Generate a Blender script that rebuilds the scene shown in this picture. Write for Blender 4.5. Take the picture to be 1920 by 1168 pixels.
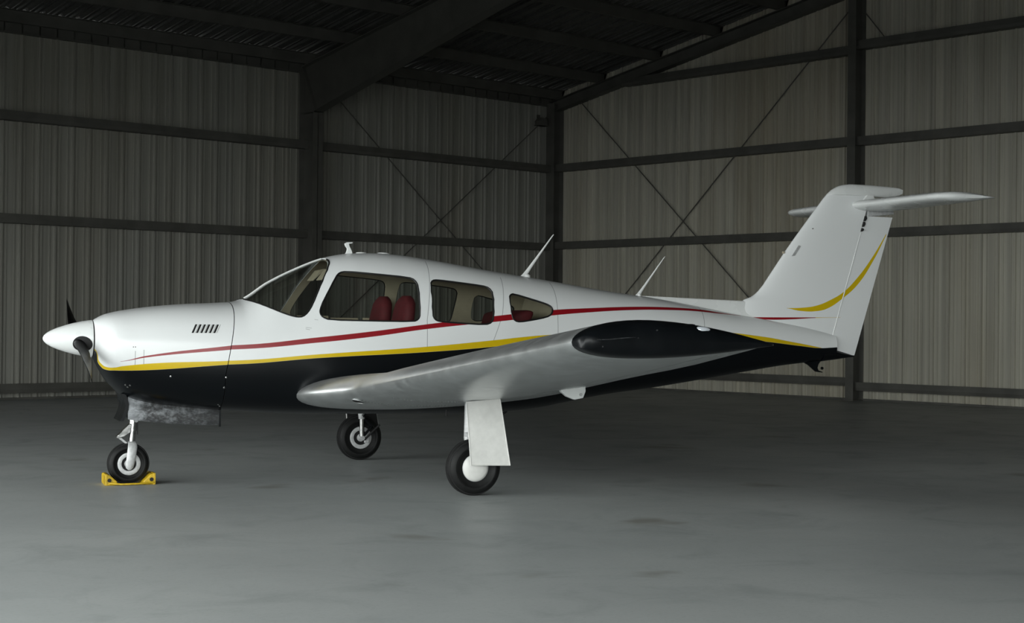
import bpy, bmesh, math, random
from mathutils import Vector, Matrix
from bisect import bisect_right

for o in list(bpy.data.objects): bpy.data.objects.remove(o)
scene = bpy.context.scene
COL = scene.collection
R = math.radians

# ------------------------------------------------------------------ camera
FOCAL, CAM_H, PITCH, ROLL, HEAD = 2954.96, 1.363, R(.309), R(-.554), R(47.373)
cam = bpy.data.cameras.new('camera')
cam.sensor_width = 36.0
cam.lens = FOCAL * 36.0 / 1920.0
cam.clip_end = 400
cam_ob = bpy.data.objects.new('camera', cam)
COL.objects.link(cam_ob)
_f = Vector((math.cos(HEAD), math.sin(HEAD), 0)); _r = Vector((math.sin(HEAD), -math.cos(HEAD), 0)); _u = Vector((0, 0, 1))
_f, _u = _f * math.cos(PITCH) + _u * math.sin(PITCH), _u * math.cos(PITCH) - _f * math.sin(PITCH)
_r, _u = _r * math.cos(ROLL) - _u * math.sin(ROLL), _r * math.sin(ROLL) + _u * math.cos(ROLL)
cam_ob.matrix_world = Matrix(((_r.x, _u.x, -_f.x, 0), (_r.y, _u.y, -_f.y, 0), (_r.z, _u.z, -_f.z, CAM_H), (0, 0, 0, 1)))
scene.camera = cam_ob

# ------------------------------------------------------------------ world, light, exposure
world = bpy.data.worlds.new('overcast'); scene.world = world
world.use_nodes = True
bg = world.node_tree.nodes['Background']
bg.inputs[0].default_value = (.94, .98, .965, 1)
bg.inputs[1].default_value = 8.3
scene.view_settings.view_transform = 'Standard'
scene.view_settings.look = 'None'
scene.view_settings.gamma = 1.0
scene.view_settings.use_curve_mapping = False
scene.view_settings.exposure = 0.0

# the hangar: eave wall (left of the picture), gable wall (right), ridge
Y_EAVE, X_GABLE, Y_RIDGE, X_DOOR = 24.18, 23.44, .9, -1.5
SLOPE = .185
Y_FAR = 2 * Y_RIDGE - Y_EAVE
def roof_z(y, base):                       # height of a plane that follows the roof
    return base + SLOPE * (min(Y_EAVE - y, y - Y_FAR))
def portal(name, loc, rot, sx, sy):
    l = bpy.data.lights.new(name, 'AREA'); l.shape = 'RECTANGLE'; l.size = sx; l.size_y = sy
    l.cycles.is_portal = True
    o = bpy.data.objects.new(name, l); o.location = loc; o.rotation_euler = rot; COL.objects.link(o)

# ------------------------------------------------------------------ helpers
def tag(o, label=None, cat=None, group=None, kind=None):
    if label: o['label'] = label
    if cat: o['category'] = cat
    if group: o['group'] = group
    if kind: o['kind'] = kind
    return o
def link(o, parent=None):
    COL.objects.link(o)
    if parent: o.parent = parent
    return o
def empty(name, loc=(0, 0, 0), rz=0, parent=None):
    o = bpy.data.objects.new(name, None); o.empty_display_size = .2
    o.location = loc; o.rotation_euler = (0, 0, rz)
    return link(o, parent)
def obj(name, me, mat=None, parent=None):
    o = bpy.data.objects.new(name, me)
    if mat: me.materials.append(mat)
    return link(o, parent)
class MB:
    """collects verts and faces, then builds one mesh object"""
    def __init__(s): s.v = []; s.f = []
    def add(s, vs, fs):
        n = len(s.v); s.v += [tuple(p) for p in vs]; s.f += [tuple(i + n for i in q) for q in fs]; return s
    def box(s, a, b):
        (x0, y0, z0), (x1, y1, z1) = a, b
        return s.add([(x0, y0, z0), (x1, y0, z0), (x1, y1, z0), (x0, y1, z0), (x0, y0, z1), (x1, y0, z1), (x1, y1, z1), (x0, y1, z1)],
                     [(0, 3, 2, 1), (4, 5, 6, 7), (0, 1, 5, 4), (1, 2, 6, 5), (2, 3, 7, 6), (3, 0, 4, 7)])
    def rings(s, rs, closed=True, caps=True):
        """loft a list of equal rings of points"""
        n = len(rs[0]); vs = [p for r in rs for p in r]; fs = []
        for i in range(len(rs) - 1):
            for j in range(n if closed else n - 1):
                k = (j + 1) % n
                fs.append((i * n + j, i * n + k, (i + 1) * n + k, (i + 1) * n + j))
        if caps and closed:
            fs.append(tuple(range(n - 1, -1, -1))); fs.append(tuple((len(rs) - 1) * n + j for j in range(n)))
        return s.add(vs, fs)
    def tube(s, pts, r, n=10, closed=False):
        pts = [Vector(p) for p in pts]; rs = []; m = len(pts)
        rad = r if isinstance(r, (list, tuple)) else [r] * m
        ref = Vector((0, 0, 1))
        d0 = (pts[1] - pts[0]).normalized()
        if abs(d0.dot(ref)) > .9: ref = Vector((0, 1, 0))
        u = None
        for i, p in enumerate(pts):
            if closed: d = pts[(i + 1) % m] - pts[i - 1]
            else: d = pts[min(i + 1, m - 1)] - pts[max(i - 1, 0)]
            d = d.normalized()
            u = (ref - d * ref.dot(d)).normalized() if u is None else (u - d * u.dot(d)).normalized()
            w = d.cross(u)
            rs.append([p + (u * math.cos(2 * math.pi * k / n) + w * math.sin(2 * math.pi * k / n)) * rad[i] for k in range(n)])
        if closed: rs.append(rs[0])
        return s.rings(rs, True, not closed)
    def lathe(s, prof, c, axis='y', n=48):
        """prof: list of (radius, offset along the axis)"""
        rs = []
        for r, t in prof:
            ring = []
            for k in range(n):
                q = 2 * math.pi * k / n; x, y = r * math.cos(q), r * math.sin(q)
                ring.append({'y': (c[0] + x, c[1] + t, c[2] + y), 'x': (c[0] + t, c[1] + x, c[2] + y), 'z': (c[0] + x, c[1] + y, c[2] + t)}[axis])
            rs.append(ring)
        return s.rings(rs, True, True)
    def prism(s, poly, lo, hi, axis='y'):
        """polygon given in the two other coordinates, extruded along axis"""
        def P(p, t): return {'y': (p[0], t, p[1]), 'x': (t, p[0], p[1]), 'z': (p[0], p[1], t)}[axis]
        return s.rings([[P(p, lo) for p in poly], [P(p, hi) for p in poly]])
    def build(s, name, mat=None, parent=None, smooth=None, bevel=0, merge=False):
        me = bpy.data.meshes.new(name); me.from_pydata(s.v, [], s.f)
        bm = bmesh.new(); bm.from_mesh(me)
        if merge: bmesh.ops.remove_doubles(bm, verts=bm.verts, dist=1e-5)
        if bevel: bmesh.ops.bevel(bm, geom=[e for e in bm.edges if len(e.link_faces) == 2 and e.calc_face_angle() > .5], offset=bevel, segments=2, affect='EDGES', profile=.5)
        bmesh.ops.recalc_face_normals(bm, faces=bm.faces)
        bm.to_mesh(me); bm.free()
        if smooth is not None:
            me.shade_smooth(); me.set_sharp_from_angle(angle=R(smooth))
        return obj(name, me, mat, parent)

# ------------------------------------------------------------------ materials
class NT:
    def __init__(s, name):
        s.m = bpy.data.materials.new(name); s.m.use_nodes = True; s.t = s.m.node_tree
        s.b = s.t.nodes['Principled BSDF']; s.out = s.t.nodes['Material Output']
    def n(s, t, **kw):
        x = s.t.nodes.new(t)
        for k, v in kw.items(): setattr(x, k, v)
        return x
    def l(s, a, b): s.t.links.new(a, b)
    def set(s, sock, v):
        if hasattr(v, 'is_output') or isinstance(v, bpy.types.NodeSocket): s.l(v, sock)
        else: sock.default_value = v
    def math(s, op, a, b=0.0, clamp=False):
        x = s.n('ShaderNodeMath', operation=op, use_clamp=clamp); s.set(x.inputs[0], a); s.set(x.inputs[1], b); return x.outputs[0]
    def mix(s, f, a, b):
        x = s.n('ShaderNodeMix', data_type='RGBA'); s.set(x.inputs['Factor'], f); s.set(x.inputs[6], a); s.set(x.inputs[7], b); return x.outputs[2]
    def ramp(s, v, lo, hi, a=0.0, b=1.0):
        x = s.n('ShaderNodeMapRange'); s.set(x.inputs[0], v)
        for i, q in enumerate((lo, hi, a, b)): x.inputs[i + 1].default_value = q
        return x.outputs[0]
    def noise(s, vec, scale, detail=4, rough=.55, dist=0):
        x = s.n('ShaderNodeTexNoise'); s.set(x.inputs['Vector'], vec); x.inputs['Scale'].default_value = scale
        x.inputs['Detail'].default_value = detail; x.inputs['Roughness'].default_value = rough; x.inputs['Distortion'].default_value = dist
        return x.outputs[0]
    def coord(s): return s.n('ShaderNodeTexCoord').outputs['Object']
    def scaled(s, v, sc):
        x = s.n('ShaderNodeVectorMath', operation='MULTIPLY'); s.set(x.inputs[0], v); x.inputs[1].default_value = sc; return x.outputs[0]
    def bump(s, h, strength, dist):
        x = s.n('ShaderNodeBump'); x.inputs['Strength'].default_value = strength; x.inputs['Distance'].default_value = dist
        s.l(h, x.inputs['Height']); s.l(x.outputs[0], s.b.inputs['Normal'])
    def p(s, **kw):
        nm = {'color': 'Base Color', 'rough': 'Roughness', 'metal': 'Metallic', 'coat': 'Coat Weight', 'coatr': 'Coat Roughness', 'spec': 'Specular IOR Level'}
        for k, v in kw.items(): s.set(s.b.inputs[nm[k]], v if not isinstance(v, tuple) else (*v, 1) if len(v) == 3 else v)
        return s.m
def plain(name, color, rough=.5, metal=0, coat=0, var=.06, scale=14, **kw):
    q = NT(name); c = q.coord(); f = q.noise(c, scale, 5)
    d = tuple(max(0, x * (1 - var * 3)) for x in color); u = tuple(min(1, x * (1 + var)) for x in color)
    q.p(color=q.mix(q.ramp(f, .3, .7), (*d, 1), (*u, 1)), rough=q.ramp(f, .3, .7, max(0, rough - .05), rough + .06), metal=metal, coat=coat, **kw)
    return q.m
WHITE, BLACK, YELLOW, RED = (.78, .80, .79, 1), (.004, .005, .006, 1), (.62, .44, .004, 1), (.26, .008, .014, 1)
M = {}
M['white'] = plain('white_paint', WHITE[:3], .27, 0, 0, .01, 3)
M['black'] = plain('black_gloss_paint', BLACK[:3], .3, 0, 0, .1, 6, spec=.2)
M['tip_black'] = plain('black_tip_paint', (.004, .005, .006), .32, 0, 0, .1, 6, spec=.2)
M['silver'] = plain('silver_paint', (.70, .72, .72), .36, .92, 0, .03, 9)
M['chrome'] = plain('polished_steel', (.55, .55, .54), .16, 1, 0, .05, 30)
M['castalloy'] = plain('cast_alloy', (.50, .51, .51), .42, .2, 0, .08, 40)
M['rubber'] = plain('tyre_rubber', (.007, .0075, .0075), .6, 0, 0, .15, 30, spec=.25)
M['dark'] = plain('dark_cavity', (.01, .01, .01), .8)
M['seal'] = plain('black_rubber_seal', (.008, .008, .008), .45)
M['maroon'] = plain('maroon_upholstery', (.11, .008, .013), .75, 0, 0, .1, 25)
M['beige'] = plain('beige_cabin_trim', (.42, .37, .27), .7, 0, 0, .05, 10)
M['panel'] = plain('black_instrument_panel', (.012, .012, .013), .6)
M['yellow'] = plain('yellow_plastic', (.56, .37, .01), .5, 0, 0, .12, 30)
M['steel'] = plain('dark_steel_paint', (.080, .079, .070), .55, 0, 0, .1, 3)
M['blade'] = plain('propeller_black', (.005, .005, .005), .4, 0, 0, .1, 20, spec=.2)
M['lens'] = plain('clear_lens', (.75, .80, .86), .08, .3, 1, .02, 20)
M['screen'] = plain('instrument_glass', (.03, .035, .04), .1)
M['doorwhite'] = plain('gear_door_white', (.70, .70, .67), .42, 0, 0, .03, 18)

def glass_material():
    q = NT('tinted_perspex'); t = q.t
    tr = q.n('ShaderNodeBsdfTransparent'); tr.inputs[0].default_value = (.90, .915, .90, 1)
    gl = q.n('ShaderNodeBsdfGlossy'); gl.inputs['Roughness'].default_value = .03
    fr = q.n('ShaderNodeFresnel'); bf = q.n('ShaderNodeNewGeometry').outputs['Backfacing']; q.l(q.ramp(bf, 0, 1, 1.48, 1 / 1.48), fr.inputs[0])
    mx = q.n('ShaderNodeMixShader'); q.l(fr.outputs[0], mx.inputs[0]); q.l(tr.outputs[0], mx.inputs[1]); q.l(gl.outputs[0], mx.inputs[2])
    q.l(mx.outputs[0], q.out.inputs[0]); return q.m
M['glass'] = glass_material()

def scuffed_material():
    q = NT('scuffed_black_and_bare_metal'); c = q.scaled(q.coord(), (1, 1, 1.6))
    f = q.noise(c, 9, 6, .65); g = q.noise(c, 40, 4)
    k = q.math('ADD', q.ramp(f, .50, .74), q.math('MULTIPLY', q.ramp(g, .45, .7), .35), True)
    x = q.n('ShaderNodeSeparateXYZ'); q.l(q.coord(), x.inputs[0])
    k = q.math('MULTIPLY', k, q.ramp(x.outputs[0], .70, .05, .25, 1.0)); k = q.math('ADD', k, q.ramp(x.outputs[0], .10, -.02, 0, .8), True)
    q.p(color=q.mix(k, (.010, .011, .012, 1), (.27, .285, .30, 1)), rough=.42, metal=q.math('MULTIPLY', k, .5)); return q.m
M['scuff'] = scuffed_material()

def sheet_material(name, col, rust, rib_shade=.45):
    """painted profiled steel, weathered in broad streaks; fine streaks paint in rib shading"""
    q = NT(name); c = q.n('ShaderNodeNewGeometry').outputs['Position']
    s = q.noise(q.scaled(c, (2.2, 2.2, .12)), 1.6, 5, .6); d = q.noise(c, 14, 4)
    k = q.ramp(s, .3, .7)
    base = q.mix(k, tuple(x * .80 for x in col) + (1,), tuple(min(1, x * 1.10) for x in col) + (1,))
    fs = q.noise(q.scaled(c, (14, 14, .05)), 1.0, 4, .7)  # fine streaks put the light and dark lines of the ribs into the colour
    base = q.mix(q.ramp(fs, .38, .62), q.mix(rib_shade, base, (.02, .02, .018, 1)), base)
    base = q.mix(q.math('MULTIPLY', q.ramp(q.noise(q.scaled(c, (.5, .5, .08)), 1.1, 3), .48, .72), rust), base, tuple(x * k2 for x, k2 in zip(col, (.62, .52, .36))) + (1,))
    q.p(color=base, rough=q.ramp(d, .3, .7, .38, .5), metal=.15); return q.m
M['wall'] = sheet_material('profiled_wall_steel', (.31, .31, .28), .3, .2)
M['wall_gable'] = sheet_material('profiled_gable_steel', (.50, .485, .41), .4, .25)  # beige cast is its own; lighter tone stands in for door light on it
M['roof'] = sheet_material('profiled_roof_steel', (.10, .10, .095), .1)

def floor_material():
    q = NT('sealed_concrete'); c = q.n('ShaderNodeNewGeometry').outputs['Position']
    big = q.noise(c, .35, 5, .6); mid = q.noise(q.scaled(c, (1, 1, 1)), 1.5, 6, .62, .6); fine = q.noise(c, 40, 3)
    col = q.mix(q.ramp(big, .3, .7), (.305, .325, .325, 1), (.385, .405, .400, 1))
    col = q.mix(q.math('MULTIPLY', q.ramp(mid, .52, .75), .45), col, (.19, .205, .205, 1))
    col = q.mix(q.math('MULTIPLY', q.ramp(fine, .55, .75), .25), col, (.22, .23, .225, 1))
    st = q.noise(q.scaled(c, (1, 1, 1)), .9, 3, .5, .3)
    col = q.mix(q.math('MULTIPLY', q.ramp(st, .66, .74), .55), col, (.14, .128, .10, 1))
    q.p(color=col, rough=q.math('ADD', q.ramp(mid, .3, .7, .36, .50), q.math('MULTIPLY', fine, .08)), spec=.25)
    q.bump(q.math('ADD', q.math('MULTIPLY', mid, .6), q.math('MULTIPLY', fine, .1)), .15, .01); return q.m
M['floor'] = floor_material()
M['apron'] = plain('outdoor_asphalt', (.09, .09, .09), .8, 0, 0, .08, .3)

# painted stripes: each edge of a stripe is a curve z(a) along the aircraft
def curve_z(q, a, pts, a0, a1, z0, z1):
    x = q.n('ShaderNodeFloatCurve'); cv = x.mapping.curves[0]
    x.mapping.clip_min_x = 0; x.mapping.clip_max_x = 1
    pts = sorted(pts)
    P = [((p - a0) / (a1 - a0), (z - z0) / (z1 - z0)) for p, z in pts]
    P = [p for p in P if 0 <= p[0] <= 1]
    if P[0][0] > 0: P.insert(0, (0.0, P[0][1]))
    if P[-1][0] < 1: e = (P[-1][1] - P[-2][1]) / (P[-1][0] - P[-2][0]); x2 = min(1.0, P[-1][0] + .05); P.append((x2, P[-1][1] + e * (x2 - P[-1][0])))
    if P[-1][0] < 1: P.append((1.0, P[-1][1]))
    while len(cv.points) < len(P): cv.points.new(.5, .5)
    for i, p in enumerate(P): cv.points[i].location = p; cv.points[i].handle_type = 'VECTOR' if i in (0, len(P) - 1) else 'AUTO'
    x.mapping.update()
    q.l(q.ramp(a, a0, a1), x.inputs['Value'])
    return q.ramp(x.outputs[0], 0, 1, z0, z1)
def below(q, z, zc, soft=.0012):            # 1 where z lies below the curve
    return q.ramp(q.math('SUBTRACT', zc, z), -soft, soft)
def within(q, v, lo, hi):
    return q.math('MULTIPLY', q.ramp(v, lo - .001, lo + .001), q.ramp(v, hi + .001, hi - .001))
def paint(name, stripes, black=None, lines=(), a0=-.4, a1=1.1, z0=.8, z1=1.6):
    """stripes: (upper curve, lower curve, colour, a from, a to)"""
    q = NT(name); x = q.n('ShaderNodeSeparateXYZ'); co = q.coord(); q.l(co, x.inputs[0]); a, z = x.outputs[0], x.outputs[2]
    spec = .5; col = (.78, .80, .80, 1)
    for (f0, f1) in lines:                  # thin skin joints, straight between two points
        (pa, pz), (qa, qz) = f0, f1
        k = (qa - pa) / (qz - pz)
        d = q.math('ABSOLUTE', q.math('SUBTRACT', a, q.math('ADD', q.math('MULTIPLY', z, k), pa - k * pz)))
        m = q.math('MULTIPLY', q.ramp(d, .0035, .0015), within(q, z, min(pz, qz), max(pz, qz)))
        col = q.mix(q.math('MULTIPLY', m, .7), col, (.10, .11, .11, 1))
    if black:
        bk = below(q, z, curve_z(q, a, black, a0, a1, z0, z1)); col = q.mix(bk, col, BLACK); spec = q.ramp(bk, 0, 1, .5, .2)
    for up, lo, c, lo_a, hi_a in stripes:
        m = q.math('MULTIPLY', below(q, z, curve_z(q, a, up, a0, a1, z0, z1)), q.math('SUBTRACT', 1.0, below(q, z, curve_z(q, a, lo, a0, a1, z0, z1))))
        col = q.mix(q.math('MULTIPLY', m, within(q, a, lo_a, hi_a)), col, c)
    q.p(color=col, rough=.26, spec=spec); return q.m
YT = [(-.30, 1.10), (-.269, 1.012), (-.251, .983), (-.219, .959), (-.167, .958), (-.112, .970), (.75, 1.017), (1.442, 1.069), (2.353, 1.133), (2.952, 1.189), (3.331, 1.227), (3.566, 1.242), (3.833, 1.257), (4.6, 1.290), (5.2, 1.278), (5.786, 1.230), (6.106, 1.186), (6.469, 1.130), (6.6, 1.105)]
YB = [(-.30, 1.09), (-.272, 1.002), (-.252, .964), (-.221, .937), (-.165, .934), (.75, .987), (1.442, 1.039), (2.353, 1.088), (2.952, 1.134), (3.33, 1.176), (3.85, 1.215), (4.6, 1.235), (5.2, 1.228), (5.849, 1.181), (6.238, 1.143), (6.50, 1.122), (6.6, 1.125), (6.7, 1.13)]
RT = [(-.135, 1.007), (.066, 1.053), (.749, 1.140), (1.442, 1.208), (1.891, 1.259), (2.355, 1.320), (3.046, 1.403), (3.563, 1.455), (3.893, 1.473), (4.42, 1.493), (4.763, 1.493), (5.071, 1.482), (5.321, 1.460), (5.634, 1.424)]
RB = [(-.135, 1.005), (.066, 1.040), (.749, 1.106), (1.442, 1.165), (1.891, 1.215), (2.354, 1.280), (3.042, 1.353), (3.555, 1.408), (3.884, 1.435), (4.408, 1.464), (4.748, 1.468), (5.054, 1.462), (5.302, 1.445), (5.623, 1.421)]
M['cowl_paint'] = paint('cowling_paint', [(YT, YB, YELLOW, -.4, 1.2), (RT, RB, RED, -.13, 1.2)], YB, [((.045, .98), (.045, 1.10)), ((-.02, .97), (-.02, 1.09))], -.4, 1.1, .8, 1.6)
M['body_paint'] = paint('fuselage_paint', [(YT, YB, YELLOW, .5, 6.52), (RT, RB, RED, .5, 5.62)], YB,
    [((2.358, 1.10), (2.361, 1.356)), ((2.361, 1.356), (2.448, 1.86)), ((2.952, 1.18), (3.047, 1.407)), ((3.047, 1.407), (3.119, 1.733)), ((3.569, 1.18), (3.581, 1.367)), ((3.581, 1.367), (3.622, 1.70)), ((5.10, 1.2), (5.16, 1.5))], .5, 6.8, .8, 1.7)
FY_UP = [(6.14, 1.502), (6.298, 1.507), (6.476, 1.530), (6.655, 1.594), (6.794, 1.668), (6.957, 1.811), (7.139, 2.024), (7.298, 2.250)]
FY_LO = [(6.14, 1.500), (6.298, 1.476), (6.476, 1.476), (6.596, 1.500), (6.794, 1.611), (6.957, 1.738), (7.139, 1.971), (7.298, 2.236)]
FR_UP = [(5.75, 1.412), (6.056, 1.413), (6.439, 1.416), (6.77, 1.420)]
FR_LO = [(5.75, 1.398), (5.969, 1.390), (6.202, 1.396), (6.47, 1.411), (6.77, 1.418)]
M['fin_paint'] = paint('fin_paint', [(FY_UP, FY_LO, YELLOW, 6.14, 7.298), (FR_UP, FR_LO, RED, 5.75, 6.47), (FR_UP, FR_LO, YELLOW, 6.47, 6.76)], None, [], 5.7, 7.5, 1.2, 2.8)
# ================================================================== THE HANGAR
def structure(o): o['kind'] = 'structure'; return o
# floor and apron
structure(MB().box((X_DOOR, Y_FAR, -.2), (X_GABLE + .05, Y_EAVE + .05, 0)).build('floor', M['floor']))
structure(MB().box((X_DOOR - 60, Y_FAR - 25, -.25), (X_DOOR - .01, Y_EAVE + 25, -.02)).build('ground', M['apron']))

# profiled sheets: wide ribs every 305 mm that stand outwards, two small ribs between
PITCH_R, SHEET_W = .305, .915
def sheet_profile():
    pts = []
    for k in range(3):
        s = k * PITCH_R
        pts += [(s, 0), (s + .060, 0), (s + .064, .016), (s + .084, .016), (s + .088, 0), (s + .130, 0), (s + .138, .040), (s + .166, .040), (s + .174, 0), (s + .222, 0), (s + .226, .016), (s + .246, .016), (s + .250, 0)]
    return pts + [(SHEET_W, 0)]
PROF = sheet_profile()
def sheet_mesh(name, place, low, high, mat):
    """place(s, depth, t) -> point; low/high give the ends for each s"""
    vs = [place(s, d, low(s)) for s, d in PROF] + [place(s, d, high(s)) for s, d in PROF]; n = len(PROF)
    me = bpy.data.meshes.new(name); me.from_pydata(vs, [], [(i, i + 1, n + i + 1, n + i) for i in range(n - 1)])
    me.materials.append(mat); return me
def wall_root(name, a, b, mat):
    return structure(MB().box(a, b).build(name, mat))
# eave wall: sill angle as the wall's own mesh, sheets and girts as its parts
wall_left = wall_root('wall_left', (X_DOOR, Y_EAVE - .06, 0), (X_GABLE, Y_EAVE - .004, .035), M['steel'])
me_e = sheet_mesh('wall_sheet', lambda s, d, t: (-s, -d, t), lambda s: 0, lambda s: 6.18, M['wall'])
for i in range(int((X_GABLE - X_DOOR) / SHEET_W) + 1):
    o = obj('wall_sheet', me_e, None, wall_left); o.location = (X_GABLE - i * SHEET_W, Y_EAVE, 0)
wall_back = wall_root('wall_back', (X_GABLE - .06, Y_FAR, 0), (X_GABLE - .004, Y_EAVE, .035), M['steel'])
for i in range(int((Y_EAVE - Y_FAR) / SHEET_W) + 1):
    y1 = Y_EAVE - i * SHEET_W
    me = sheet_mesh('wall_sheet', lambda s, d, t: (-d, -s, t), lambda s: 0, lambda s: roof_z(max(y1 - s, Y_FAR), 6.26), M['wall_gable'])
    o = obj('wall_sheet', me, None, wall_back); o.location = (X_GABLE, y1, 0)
wall_right = wall_root('wall_right', (X_DOOR, Y_FAR + .004, 0), (X_GABLE, Y_FAR + .06, .035), M['steel'])
me_r = sheet_mesh('wall_sheet', lambda s, d, t: (-s, -d, t), lambda s: 0, lambda s: 6.18, M['wall'])
for i in range(int((X_GABLE - X_DOOR) / SHEET_W) + 1):
    o = obj('wall_sheet', me_r, None, wall_right); o.location = (X_GABLE - i * SHEET_W, Y_FAR, 0)
# roof
ceiling = structure(MB().prism([(Y_RIDGE - .3, roof_z(Y_RIDGE, 6.17) - .055), (Y_RIDGE, roof_z(Y_RIDGE, 6.17)), (Y_RIDGE + .3, roof_z(Y_RIDGE, 6.17) - .055), (Y_RIDGE + .3, roof_z(Y_RIDGE, 6.16) - .055), (Y_RIDGE, roof_z(Y_RIDGE, 6.16)), (Y_RIDGE - .3, roof_z(Y_RIDGE, 6.16) - .055)], X_DOOR, X_GABLE, 'x').build('ceiling', M['roof']))
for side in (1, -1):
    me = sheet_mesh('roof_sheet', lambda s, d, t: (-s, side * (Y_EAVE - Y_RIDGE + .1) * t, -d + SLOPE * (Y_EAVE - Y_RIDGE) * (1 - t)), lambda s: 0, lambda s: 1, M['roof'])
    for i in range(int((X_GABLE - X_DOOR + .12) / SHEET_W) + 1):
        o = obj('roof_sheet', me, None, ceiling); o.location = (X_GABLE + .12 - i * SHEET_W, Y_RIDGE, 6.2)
# door end: sheeted gable above the open doorway
DOOR_H = 4.55
wall_front = wall_root('wall_front', (X_DOOR - .25, Y_FAR, DOOR_H - .3), (X_DOOR - .02, Y_EAVE, DOOR_H), M['steel'])
for i in range(int((Y_EAVE - Y_FAR) / SHEET_W) + 1):
    y1 = Y_EAVE - i * SHEET_W
    me = sheet_mesh('wall_sheet', lambda s, d, t: (-d, -s, t), lambda s: DOOR_H - .1, lambda s: roof_z(max(y1 - s, Y_FAR), 6.26), M['wall'])
    o = obj('wall_sheet', me, None, wall_front); o.location = (X_DOOR, y1, 0)
# unseen leaves, added to block daylight at the doorway end nearest the eave wall
LIGHT_BLOCK_Y = 17.0
for i in range(int((Y_EAVE - LIGHT_BLOCK_Y) / SHEET_W)):
    me = sheet_mesh('wall_sheet', lambda s, d, t: (-d, -s, t), lambda s: .02, lambda s: DOOR_H - .05, M['wall'])
    o = obj('wall_sheet', me, None, wall_front); o.location = (X_DOOR - .06, Y_EAVE - i * SHEET_W, 0)
# purlins: Z sections that rest on the rafters
def purlin(y, sgn):
    z = roof_z(y, 6.0)
    t = .006; w = .075
    poly = [(y, z), (y + w * sgn, z), (y + w * sgn, z + t), (y + t * sgn, z + t), (y + t * sgn, z + .185), (y - w * sgn, z + .185), (y - w * sgn, z + .192), (y, z + .192)]
    MB().prism(poly, X_DOOR, X_GABLE - .02, 'x').build('purlin', M['steel'], ceiling)
PURLINS = [Y_EAVE - .25] + [22.70 - 1.55 * k for k in range(15)]
for y in PURLINS:
    if y > Y_RIDGE + .3: purlin(y, 1); purlin(2 * Y_RIDGE - y, -1)
MB().prism([(Y_EAVE - .02, 5.90), (Y_EAVE - .10, 5.90), (Y_EAVE - .10, 5.92), (Y_EAVE - .04, 5.92), (Y_EAVE - .04, 6.17), (Y_EAVE - .02, 6.17)], X_DOOR, X_GABLE - .02, 'x').build('eave_strut', M['steel'], ceiling)

# rigid frames: web plate with flanges, column and tapered rafter, mirrored at the ridge
def frame(x):
    root = structure(empty('steel_frame', (x, 0, 0)))
    yo, yi = Y_EAVE - .06, Y_EAVE - .50
    zi = 5.15; zt = roof_z(Y_EAVE - .06, 6.0) - .002
    hw = .11
    for m in (1, -1):
        def Yq(y): return y if m == 1 else 2 * Y_RIDGE - y
        def plate(name, pts, w0, w1): # prism over x
            b = MB(); b.prism([(Yq(y), z) for y, z in pts], w0, w1, 'x'); return b
        b = plate('', [(yo, 0), (yo, zt), (yi, zi), (yi, 0)], -.005, .005)
        b.prism([(Yq(yo), 0), (Yq(yo), zt), (Yq(yo - .014), zt), (Yq(yo - .014), 0)], -hw, hw, 'x')
        b.prism([(Yq(yi), 0), (Yq(yi), zi), (Yq(yi + .014), zi), (Yq(yi + .014), 0)], -hw, hw, 'x')
        b.build('column', M['steel'], root)
        ya = 18.4; dz = .60
        za = roof_z(ya, 6.0) - .002; zr = roof_z(Y_RIDGE, 6.0) - .002
        low = [(yi, zi), (ya, za - dz), (Y_RIDGE, zr - dz)]; top = [(yo, zt), (ya, za), (Y_RIDGE, zr)]
        b = plate('', top + low[::-1], -.005, .005)
        b.prism([(Yq(y), z) for y, z in low] + [(Yq(y), z + .014) for y, z in low[::-1]], -hw, hw, 'x')
        b.prism([(Yq(y), z) for y, z in top] + [(Yq(y), z - .014) for y, z in top[::-1]], -hw, hw, 'x')
        b.build('rafter', M['steel'], root)
        # haunch end plates
        d = Vector((0, yo - yi, zt - zi)).normalized(); nrm = Vector((0, d.z, -d.y)) * .012
        b = MB(); pp = [(yi, zi), (yo, zt), (yo - nrm.y, zt - nrm.z), (yi - nrm.y, zi - nrm.z)]
        b.prism([(Yq(y), z) for y, z in pp], -hw * .7, hw * .7, 'x').build('haunch_plate', M['steel'], root)
        MB().prism([(Yq(yi), zi - .012), (Yq(yo - .02), zi - .012), (Yq(yo - .02), zi), (Yq(yi), zi)], -hw * .9, hw * .9, 'x').build('stiffener', M['steel'], root)
        MB().box((-.16, min(Yq(yo), Yq(yi)) - .03, 0), (.16, max(Yq(yo), Yq(yi)) + .03, .02)).build('base_plate', M['steel'], root)
    return root
FRAMES = [16.92 - 7.9 * k for k in range(2)]
for x in FRAMES: frame(x)
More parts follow.
